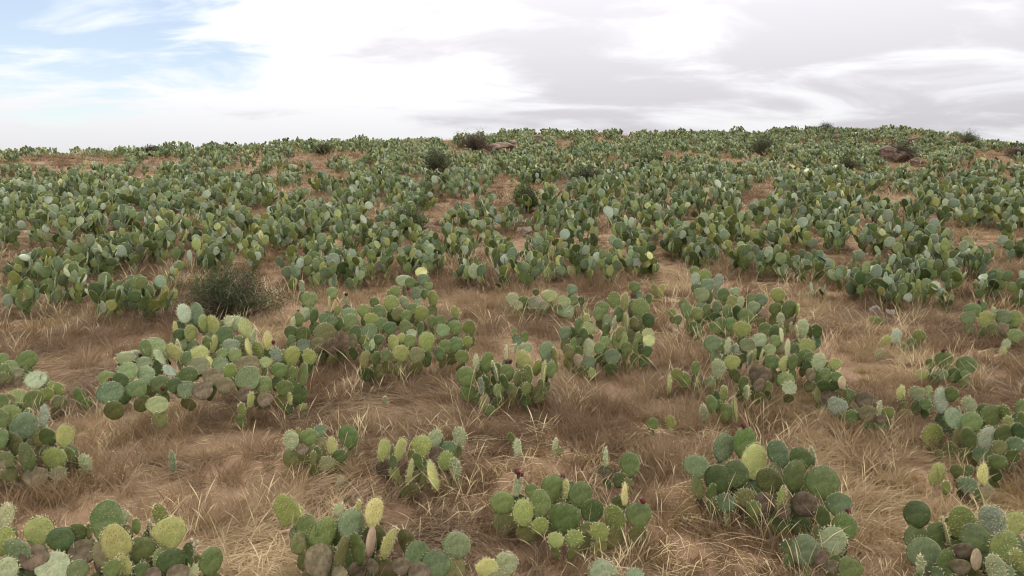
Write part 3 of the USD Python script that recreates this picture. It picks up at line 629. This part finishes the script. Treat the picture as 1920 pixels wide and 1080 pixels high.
    for item in [q for q in fruit_text.split(';') if q.strip()]:
        x, y = [float(q) for q in item.split()[:2]]
        ripe = len(item.split()) == 2
        x, y = ox + x / 3, oy + y / 3
        at = min(done, key=lambda o: np.hypot(*(np.array(seen_at(o[0])[:2]) - (x, y))))
        d = ray(x, y)
        c = EYE + d * (math.hypot(*(at[0][:2] - EYE[:2])) - .015) / math.hypot(d[0], d[1])
        prim = obj('fruit', fruit_mesh(rng, .02 if ripe else .014), 'fruit_skin' if ripe else 'bud_skin', root, smooth=True)
        UsdGeom.Xformable(prim).AddTransformOp().Set(Gf.Matrix4d(*np.vstack([np.hstack([rot(rng.normal(0, 1, 3), .5), np.zeros((3, 1))]), [*(c - base), 1]]).ravel().tolist()))
    q = np.array([o[0] for o in done])
    ALL.append((base[0], base[1], .5 * max(np.ptp(q[:, 0]), .2), root))


for k, p in enumerate(PLANTS):
    traced_cactus(*p, k)


# ------------------------------------------------------------------ grown cacti of the middle and far distance
def grow(width, count, seed, seg, rings, spines=True, lift=.34, size=1.0):
    """A mounded clump: woody pads at the foot, green pads branching from their rims. Returns [(tone, vertices, faces)], spines."""
    rng = np.random.default_rng(seed)
    out, spine = [], []
    tall = np.clip(lift + .25 * width, .34, .8)
    pads = []
    stems = max(2 if count > 3 else 1, int(width / .16))
    tries = 0
    front = []
    for s in range(stems):
        a, r = rng.uniform(0, 2 * math.pi), width * .42 * math.sqrt(rng.random()) * (stems > 1)
        front.append((np.array([r * math.cos(a), r * math.sin(a), -.03]), np.array([.8 * r * math.cos(a), .8 * r * math.sin(a), 1.0]), 0))
    while len(pads) < count and tries < count * 60:
        tries += 1
        if front and (len(pads) < stems or rng.random() < .1):
            at, ax, gen = front.pop(0)
        elif pads:
            c, M, W, H, gen, _ = pads[rng.integers(0, len(pads))]
            a = rng.uniform(-1.1, 1.1)
            at = c + M[:, 0] * .44 * W * math.sin(a) + M[:, 2] * .45 * H * math.cos(a)
            ax = M[:, 2] * math.cos(a) + M[:, 0] * math.sin(a) + rng.normal(0, .24, 3) + np.array([at[0], at[1], 0]) * .35 / width + [0, 0, .95]
            gen += 1
        else:
            continue
        ax = ax / np.linalg.norm(ax)
        H = size * rng.uniform(.165, .245) * (.9 if gen == 0 else 1)
        W = H * rng.uniform(.66, .96)
        c = at + ax * .46 * H
        if gen > 0:
            e = (math.hypot(c[0], c[1]) / (.5 * width)) ** 2 + (c[2] / (tall * 1.02)) ** 2
            if e > 1.15 or c[2] < .04 or any(np.linalg.norm(c - o[0]) < .42 * H for o in pads):
                continue
        nrm = np.cross(ax, rng.normal(0, 1, 3))
        xx = np.cross(nrm, ax)
        xx /= np.linalg.norm(xx)
        M = np.stack([xx, np.cross(ax, xx), ax], 1)
        low = c[2] / tall
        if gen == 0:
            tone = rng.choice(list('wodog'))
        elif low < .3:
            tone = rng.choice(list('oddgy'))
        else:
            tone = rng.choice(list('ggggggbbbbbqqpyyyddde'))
        pads.append((c, M, W, H, gen, tone))
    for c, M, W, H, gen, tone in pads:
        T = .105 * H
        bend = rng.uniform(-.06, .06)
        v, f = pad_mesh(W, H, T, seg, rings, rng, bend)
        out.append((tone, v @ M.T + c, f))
        if spines and tone not in 'wt':
            p, n = surface_points(W, H, T, .06, rng, bend)
            rim = np.abs(p[:, 1]) < T * .3
            v, f = spine_mesh(p[rim], n[rim], rng, .017, .0022)
            spine.append((v @ M.T + c, f))
    return out, (join(spine) if spine else None)


KINDS = []          # (width, path)
for k, (w, n) in enumerate([(.3, 3), (.36, 5), (.5, 10), (.62, 15), (.75, 26), (.85, 34), (.95, 42), (1.05, 50), (1.15, 58), (1.25, 68), (1.4, 82), (1.6, 98)]):
    path = f'/World/Looks/prickly_pear_kind_{k:03d}'
    UsdGeom.Xform.Define(stage, path)
    root = stage.GetPrimAtPath(path)
    root.SetSpecifier(Sdf.SpecifierClass)
    pads, sp = grow(w, n, 50 + k, 16, (1.0, .93, .62))
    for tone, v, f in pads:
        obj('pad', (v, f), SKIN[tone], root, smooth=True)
    obj('spines', sp, 'spine', root, kind='stuff')
    KINDS.append((w, path))

rng = np.random.default_rng(7)
places = []          # x, y, width, seen at
for bx, by, w in CLUMPS:
    p = on_ground(bx, by - 4)
    width = w / FOCAL * p[1] * 1.25
    places.append((p[0], p[1] + .14 * width, width))
taken = [(a[0], a[1], a[2]) for a in ALL] + [(x, y, .5 * w) for x, y, w in places]
bare = [shapely.Polygon(q) for q in BARE]
shapely.prepare(bare)
far = []
grid = {}


def free(x, y, r):
    i, j = int(x // 2), int(y // 2)
    for a in (-1, 0, 1):
        for b in (-1, 0, 1):
            for qx, qy, qr in grid.get((i + a, j + b), ()):
                if math.hypot(qx - x, qy - y) < .75 * (r + qr):
                    return False
    return True


for t in taken:
    grid.setdefault((int(t[0] // 2), int(t[1] // 2)), []).append(t)
N = 60000
cx, cy = rng.uniform(-64, 64, N), 13 + 70 * rng.random(N) ** .9
keep = (np.abs(cx) < .72 * cy + 1.5) & (cy < np.interp(cx / cy, CREST_AT, CREST) + 7)
cx, cy = cx[keep], cy[keep]
cz = ground(cx, cy)
dens = meshkit.noise(np.stack([cx / 5, cy / 7, 0 * cx], -1), 11) * .5 + meshkit.noise(np.stack([cx / 1.8, cy / 2.2, 0 * cx], -1), 12) * .5
px, py, _ = seen_at(np.stack([cx, cy, cz], -1))
inside = np.zeros(len(cx), bool)
for q in bare:
    inside |= shapely.contains_xy(q, px, py)
for fu, fv, fw, fh in KEEP_CLEAR:
    inside |= (np.abs(px - fu) < .48 * fw) & (py > fv - .2 * fh) & (py < fv + 13 + .2 * fh)
for x, y, z, dn, u, v, ins in zip(cx, cy, cz, dens, px, py, inside):
    if ins or (v > 436 and -20 < u < 1940) or dn < .405:
        continue
    w = rng.choice([.5, .75, .9, 1.05, 1.2, 1.4, 1.6]) * (1.0 if dn > .42 else .7)
    if free(x, y, .5 * w):
        places.append((x, y, w))
        grid.setdefault((int(x // 2), int(y // 2)), []).append((x, y, .5 * w))

places = np.array(places)
places = places[np.argsort(places[:, 1], kind='stable')]
u_, v_, _ = seen_at(np.stack([places[:, 0], places[:, 1], ground(places[:, 0], places[:, 1]) + .3], -1))
in_view = (u_ > -25) & (u_ < 1945)
INDIVIDUALS = 300 - len(PLANTS)
first = np.nonzero(in_view)[0][:INDIVIDUALS]
widths = np.array([k[0] for k in KINDS])

# ------------------------------------------------------------------ shrubs and rocks
def shrub(name, label, foot, wpx, hpx, leaf, seed, leaves=5000, size=.022, bare=.0, group=None):
    """A twiggy desert bush: stems fanning from the foot, fine leaves in sprays along them with gaps between."""
    rng = np.random.default_rng(seed)
    base = on_ground(*foot)
    s = math.hypot(base[0], base[1]) / FOCAL
    R, H = .5 * wpx * s, hpx * s
    root = thing(name, base, label, 'shrub', group)
    stems, sprays = [], []
    for k in range(110):
        a, lean = rng.uniform(0, 2 * math.pi), rng.uniform(.05, 1.0) ** .6
        top = np.array([R * lean * math.cos(a), R * lean * math.sin(a), H * (1 - .62 * lean ** 2.4) * rng.uniform(.7, 1.06)])
        t = np.linspace(0, 1, 6)[:, None]
        pts = t * top * [1, 1, 0] + np.array([0, 0, 1.0]) * top[2] * t ** .75 + rng.normal(0, .03 * R, (6, 3)) * t
        stems.append(tube(pts, np.linspace(.014, .004, 6)))
        for j in range(3):
            q = pts[rng.integers(2, 6)]
            e = q + rng.normal(0, .2 * R, 3) + [0, 0, .12 * H]
            e[2] = max(e[2], .06)
            stems.append(tube(np.linspace(q, e, 3), np.linspace(.006, .0025, 3)))
            sprays.append((q, e))
        sprays.append((pts[3], pts[5]))
    obj('stems', join(stems), 'twig', root)
    sprays = np.array(sprays)
    sprays[:, :, 2] *= (.75 + .5 * meshkit.noise(sprays[:, 1] * [2.2 / R, 2.2 / R, 0] + seed, seed))[:, None]
    pick = rng.random(len(sprays)) > bare
    sprays = sprays[pick]
    i = rng.integers(0, len(sprays), leaves)
    t = rng.uniform(.0, 1.1, (leaves, 1))
    c = sprays[i, 0] * (1 - t) + sprays[i, 1] * t + rng.normal(0, .045 * R + .01, (leaves, 3))
    c[:, 2] = np.maximum(c[:, 2], .02)
    d = rng.normal(0, 1, (leaves, 3)) + [0, 0, .6]
    d /= np.linalg.norm(d, axis=1, keepdims=True)
    w = np.cross(d, rng.normal(0, 1, (leaves, 3)))
    w /= np.linalg.norm(w, axis=1, keepdims=True)
    L = size * rng.uniform(.7, 1.6, (leaves, 1))
    v = np.stack([c, c + d * L * .5 + w * L * .22, c + d * L, c + d * L * .5 - w * L * .22], 1).reshape(-1, 3)
    k = np.arange(leaves)[:, None] * 4
    obj('foliage', (v, np.vstack([k + [0, 1, 2], k + [0, 2, 3]])), leaf, root, kind='stuff')
    return base


def tube(p, r, sides=4):
    p = np.asarray(p, float)
    t = np.gradient(p, axis=0)
    t /= np.linalg.norm(t, axis=1, keepdims=True) + 1e-9
    a = np.cross(t, [.31, .77, .55])
    a /= np.linalg.norm(a, axis=1, keepdims=True) + 1e-9
    b = np.cross(t, a)
    an = np.arange(sides) * 2 * np.pi / sides
    v = p[:, None] + np.asarray(r)[:, None, None] * (np.cos(an)[None, :, None] * a[:, None] + np.sin(an)[None, :, None] * b[:, None])
    i, j = np.meshgrid(np.arange(len(p) - 1), np.arange(sides), indexing='ij')
    q = np.stack([i * sides + j, i * sides + (j + 1) % sides, (i + 1) * sides + (j + 1) % sides, (i + 1) * sides + j], -1).reshape(-1, 4)
    return v.reshape(-1, 3), np.vstack([q[:, [0, 1, 2]], q[:, [0, 2, 3]]])


LANDMARKS = []
for k, (label, foot, w, h, leaf, n, size, gaps, short) in enumerate(SHRUBS):
    p = shrub('desert_shrub', label, foot, w, h, leaf, 300 + k, n, size, gaps, 'shrubs scattered among the cacti')
    LANDMARKS.append((short, foot))


def rock(label, foot, wpx, hpx, look, seed, flat=.6, top=None):
    rng = np.random.default_rng(seed)
    base = on_ground(*foot)
    s = math.hypot(base[0], base[1]) / FOCAL
    m = trimesh.creation.icosphere(4)
    v = np.array(m.vertices)
    for _ in range(9):
        d = rng.normal(0, 1, 3)
        d /= np.linalg.norm(d)
        c = rng.uniform(.6, .85)
        over = np.maximum(0, v @ d - c)
        v -= over[:, None] * d * .97
    v *= 1 + .34 * (meshkit.noise(v * 2.2 + seed, seed)[:, None] - .5) + .12 * (meshkit.noise(v * 6 + seed, seed)[:, None] - .5)
    v *= .88 * np.array([.5 * wpx * s, .5 * wpx * s * rng.uniform(.6, .9), hpx * s * flat]) * 1.05
    v[:, 2] += hpx * s * .3
    root = obj('boulder', (v, np.array(m.faces)), look, smooth=True)
    UsdGeom.Xformable(root).AddTranslateOp().Set(Gf.Vec3d(*map(float, base)))
    tag(root, label, 'rock', 'rocks on the hillside')
    return base, s


for k, (label, foot, w, h, look, short) in enumerate(ROCKS):
    rock(label, foot, w, h, look, 500 + k)
    if short:
        LANDMARKS.append((short, foot))

# ------------------------------------------------------------------ cacti standing as individuals, the rest as one mass
LANDMARKS += [('heart-shaped pale double pad', (1233, 566)), ('big sprawling prickly pear', (405, 700)), ('tall open prickly pear', (1132, 640)), ('broad prickly pear mound', (770, 600)),
              ('large right-hand cactus mass', (1400, 600)), ('stacked cactus over pale straw', (1862, 610)), ('bare grass path', (975, 465)), ('mossy grass patch', (508, 525)),
              ('left picture edge', (0, 450)), ('right picture edge', (1920, 480)), ('central bare straw patch', (1250, 520)), ('upper right bare patch', (1420, 400))]
WORDS = ['nearest', 'second nearest', 'third nearest', 'fourth nearest', 'fifth nearest', 'sixth nearest', 'seventh nearest', 'eighth nearest', 'ninth nearest', 'tenth nearest', 'eleventh nearest', 'twelfth nearest']
labels = {}
buckets = {}
for i in first:
    x, y, w = places[i]
    u, v = u_[i], v_[i]
    best = min(range(len(LANDMARKS)), key=lambda k: math.hypot((LANDMARKS[k][1][0] - u) * .8, (LANDMARKS[k][1][1] - v) * 2.2))
    name, (lu, lv) = LANDMARKS[best]
    du, dv = u - lu, (v - lv) * 2.0
    side = ('right of' if du > 0 else 'left of') if abs(du) > abs(dv) else ('behind' if dv < 0 else 'in front of')
    if 'picture edge' in name:
        side = 'beside'
    size = 'small' if w < .62 else 'medium' if w < 1.0 else 'broad'
    buckets.setdefault((size, side, name), []).append((math.hypot(du, dv), i))
for (size, side, name), members in buckets.items():
    for n, (_, i) in enumerate(sorted(members)):
        labels[i] = f'{size} cactus, {WORDS[min(n, 11)]} of its size {side} the {name}'
for i in first:
    x, y, w = places[i]
    r = np.random.default_rng(9000 + int(i))
    order = np.argsort(np.abs(np.log(widths / w)))
    k = order[0] if r.random() < .6 else order[1]
    t = UsdGeom.Xform.Define(stage, numbered('/World/prickly_pear'))
    s = w / widths[k]
    s = float(np.clip(s, .85, 1.18))
    t.AddTranslateOp().Set(Gf.Vec3d(float(x), float(y), float(ground(x, y))))
    t.AddRotateZOp().Set(float(r.uniform(0, 360)))
    t.AddScaleOp().Set(Gf.Vec3f(s, s, s * float(r.uniform(.9, 1.12))))
    prim = t.GetPrim()
    prim.GetReferences().AddInternalReference(KINDS[k][1])
    prim.SetInstanceable(True)
    tag(prim, labels[i], 'cactus', 'prickly pear cacti on the hillside')


def instancer(name, protos, pos, yaw, tilt, scale, index, label=None):
    """protos: lists of (part name, mesh, look)."""
    pi = UsdGeom.PointInstancer.Define(stage, f'/World/{name}')
    targets = []
    for k, parts in enumerate(protos):
        path = f'/World/{name}/kind_{k:03d}'
        UsdGeom.Xform.Define(stage, path)
        for part, mesh, look, smooth in parts:
            obj(part, mesh, look, stage.GetPrimAtPath(path), smooth=smooth)
        targets.append(Sdf.Path(path))
    pi.CreatePrototypesRel().SetTargets(targets)
    pi.CreatePositionsAttr(Vt.Vec3fArray.FromNumpy(np.asarray(pos, np.float32)))
    pi.CreateProtoIndicesAttr(Vt.IntArray.FromNumpy(np.asarray(index, np.int32)))
    sc = np.asarray(scale, np.float32)
    pi.CreateScalesAttr(Vt.Vec3fArray.FromNumpy(sc if sc.ndim == 2 else np.repeat(sc[:, None], 3, 1)))
    h = np.asarray(yaw) / 2
    pi.CreateOrientationsAttr(Vt.QuathArray([Gf.Quath(float(math.cos(a)), 0.0, 0.0, float(math.sin(a))) for a in h]))
    tag(pi.GetPrim(), label, None, None, 'stuff')


rest = np.ones(len(places), bool)
rest[first] = False
rest &= (u_ > -120) & (u_ < 2040)
P = places[rest]
rng = np.random.default_rng(21)
protos, pw = [], []
for k, (w, n) in enumerate([(.5, 13), (.75, 26), (.95, 38), (1.1, 50), (1.3, 66), (1.5, 84)]):
    by_tone = {}
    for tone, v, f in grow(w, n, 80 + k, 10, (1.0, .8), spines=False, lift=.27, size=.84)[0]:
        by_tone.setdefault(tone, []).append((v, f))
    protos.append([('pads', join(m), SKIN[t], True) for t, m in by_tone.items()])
    pw.append(w)
pw = np.array(pw)
idx = np.array([np.argmin(np.abs(pw - w * rng.uniform(.9, 1.1))) for w in P[:, 2]])
print('individual cacti', len(PLANTS) + len(first), 'in the mass', len(P))
instancer('prickly_pear_field', protos, np.stack([P[:, 0], P[:, 1], ground(P[:, 0], P[:, 1]) - .02], 1), rng.uniform(0, 6.28, len(P)), None, np.clip(P[:, 2] / pw[idx], .85, 1.12) * rng.uniform(.9, 1.15, len(P)), idx,
          'far prickly pears covering the upper hillside up to the skyline')


# ------------------------------------------------------------------ grass
def blades(n, seed, height, spread, lean, width, lie=0.0, stalk=False):
    """A tuft of n grass blades: bent ribbons; lie > 0 lays them over towards +x."""
    rng = np.random.default_rng(seed)
    vs, fs = [], []
    for k in range(n):
        a = rng.uniform(0, 2 * math.pi)
        r = spread * math.sqrt(rng.random())
        p = np.array([r * math.cos(a), r * math.sin(a), -.01])
        h = height * rng.uniform(.45, 1.1)
        b = rng.uniform(0, 2 * math.pi)
        out = np.array([math.cos(b), math.sin(b), 0]) * rng.uniform(.2, 1) * lean + np.array([lie, 0, 0]) * rng.uniform(.6, 1.2) + np.array([0, rng.normal(0, .25) * lie, 0])
        d = np.array([0, 0, 1.0]) + .4 * out
        side = np.cross(d, rng.normal(0, 1, 3))
        side /= np.linalg.norm(side)
        steps = 4 if not stalk else 5
        w = width * rng.uniform(.6, 1.3)
        i0 = len(vs)
        for s in range(steps):
            t = s / (steps - 1)
            ww = w * (1 - t) ** .6 if not stalk else w * (.6 if s < steps - 2 else (2.6 if s == steps - 2 else .2))
            vs += [p + side * ww, p - side * ww]
            if s:
                o = i0 + 2 * s
                fs += [(o - 2, o - 1, o + 1), (o - 2, o + 1, o)]
            d = d + out * .75 - np.array([0, 0, .28 * lie + .1 * lean])
            d /= np.linalg.norm(d)
            p = p + d * h / (steps - 1)
            p[2] = max(p[2], .006 + .02 * rng.random())
    return np.array(vs), np.array(fs)


def scatter(y0, y1, per_m2, seed, hole=0.0):
    rng = np.random.default_rng(seed)
    n = int(per_m2 * .74 * (y1 ** 2 - y0 ** 2) * 1.0 + per_m2 * 2 * (y1 - y0))
    y = np.sqrt(rng.uniform(y0 ** 2, y1 ** 2, n))
    x = rng.uniform(-1, 1, n) * (.72 * y + 1.0)
    ok = y < np.interp(x / y, CREST_AT, CREST) + 4
    return x[ok], y[ok]


SOIL = [(400, 826, 75, 16), (470, 815, 60, 12), (250, 640, 40, 10), (700, 706, 40, 10), (560, 1000, 60, 14), (150, 985, 60, 12), (820, 765, 60, 10), (1000, 880, 40, 8), (505, 525, 45, 22), (975, 470, 26, 24),
        (1560, 555, 50, 10), (1270, 500, 40, 12), (330, 930, 40, 10), (1500, 1000, 60, 16), (740, 950, 60, 14), (1640, 985, 40, 10)]
near_rng = np.random.default_rng(77)
groups = {'dry_grass': [], 'matted_straw': [], 'ochre_grass': [], 'tall_straw': [], 'pale_strands': []}
for (y0, y1, m2, big) in [(3.2, 9, 70, 1.0), (9, 16, 42, 1.15), (16, 30, 14, 1.5), (30, 72, 4.0, 2.0)]:
    for q, (name, share) in enumerate([('dry_grass', .42), ('matted_straw', .7), ('ochre_grass', .5), ('tall_straw', .16), ('pale_strands', .5)]):
        x, y = scatter(y0, y1, m2 * share, 700 + q + int(y0 * 10))
        z = ground(x, y)
        field = meshkit.noise(np.stack([x / 1.3, y / 1.3, 0 * x + q * 5.0], -1), 31) * .55 + meshkit.noise(np.stack([x / .5, y / .5, 0 * x + q * 3.0], -1), 32) * .45
        limit = {'dry_grass': .38, 'matted_straw': .30, 'ochre_grass': .47, 'tall_straw': .48, 'pale_strands': .42}[name]
        px, py, _ = seen_at(np.stack([x, y, z], -1))
        ok = field + near_rng.normal(0, .05, len(x)) > limit
        if name in ('dry_grass', 'tall_straw'):
            for a in ALL:
                if a[2] <= .2:
                    ok &= np.hypot(x - a[0], y - a[1] + .15) > .28
        for sx, sy, rx, ry in SOIL:
            e = ((px - sx) / rx) ** 2 + ((py - sy) / ry) ** 2
            ok &= (e > 1) | (near_rng.random(len(x)) < .12)
        x, y, z, field = x[ok], y[ok], z[ok], field[ok]
        s = big * near_rng.uniform(.6, 1.15, len(x)) * (.75 + .6 * np.clip((field - limit) / .25, 0, 1))
        flow = (meshkit.noise(np.stack([x / 2.2, y / 2.2, 0 * x], -1), 41) * 3.0 - .6) * math.pi
        yaw = flow + near_rng.normal(0, .45, len(x)) if name in ('matted_straw', 'pale_strands') else near_rng.uniform(0, 6.28, len(x))
        groups[name].append((x, y, z, s, yaw))
feet = [(a[0], a[1], a[2]) for a in ALL if a[2] > .2] + [(x, y, .5 * w) for x, y, w in places if y < 22]
for name, each, s0 in (('dry_grass', 16, .8), ('ochre_grass', 9, 1.0), ('tall_straw', 3, .8), ('pale_strands', 3, .7)):
    fx = np.repeat([f[0] for f in feet], each)
    fy = np.repeat([f[1] for f in feet], each)
    fr = np.repeat([f[2] for f in feet], each)
    a = near_rng.uniform(0, 6.28, len(fx))
    r = fr * near_rng.uniform(.3, 1.25, len(fx)) + .08
    fx, fy = fx + r * np.cos(a), fy + .75 * r * np.sin(a)
    groups[name].append((fx, fy, ground(fx, fy), s0 * near_rng.uniform(.7, 1.3, len(fx)), near_rng.uniform(0, 6.28, len(fx))))
TUFTS = {
    'dry_grass': ([blades(28, 1 + k, .25, .085, .7, .0036) for k in range(4)], 'dry_straw', 'dry tan grass tufts growing between the cacti'),
    'matted_straw': ([blades(30, 11 + k, .36, .15, .35, .0032, lie=1.15) for k in range(4)], 'dry_straw', 'flattened pale straw combed by the wind over the ground'),
    'ochre_grass': ([blades(34, 21 + k, .14, .09, 1.0, .0034) for k in range(3)], 'ochre_straw', 'low ochre and olive grass patches'),
    'pale_strands': ([blades(7, 41 + k, .36, .2, .4, .0026, lie=1.7) for k in range(4)], 'pale_straw', 'single bleached straw strands lying over the grass'),
    'tall_straw': ([blades(10, 31 + k, .40, .10, .4, .0012, stalk=True) for k in range(4)], 'pale_straw', 'thin tall straw stalks with seed heads'),
}
for name, (meshes, look, label) in TUFTS.items():
    x, y, z, s, yaw = (np.concatenate(c) for c in zip(*groups[name]))
    wide = np.clip(y / 9, 1, 3)
    k = np.random.default_rng(5).integers(0, len(meshes), len(x))
    sc = np.stack([s, s, s * np.where(y > 16, .75, 1)], 1)
    instancer(name, [[('blades', m, look, False)] for m in meshes], np.stack([x, y, z], 1), yaw, None, sc, k, label)
    print(name, len(x))

# ------------------------------------------------------------------ stones and clods on the bare soil
rng = np.random.default_rng(91)
n = 2600
y = np.sqrt(rng.uniform(3.2 ** 2, 22 ** 2, n))
x = rng.uniform(-1, 1, n) * (.72 * y + 1)
clods = []
for k in range(4):
    m = trimesh.creation.icosphere(1)
    v = np.array(m.vertices) * (1 + .5 * (meshkit.noise(np.array(m.vertices) * 1.7 + 9 * k, k)[:, None] - .5)) * [1, .8, .55]
    clods.append([('clod', (v, np.array(m.faces)), 'brown_rock' if k % 2 else 'grey_rock', False)])
instancer('stones_and_clods', clods, np.stack([x, y, ground(x, y)], 1), rng.uniform(0, 6.28, n), None, .007 + .022 * rng.random(n) ** 4, rng.integers(0, 4, n), 'small stones and clods on the bare soil between the grass')
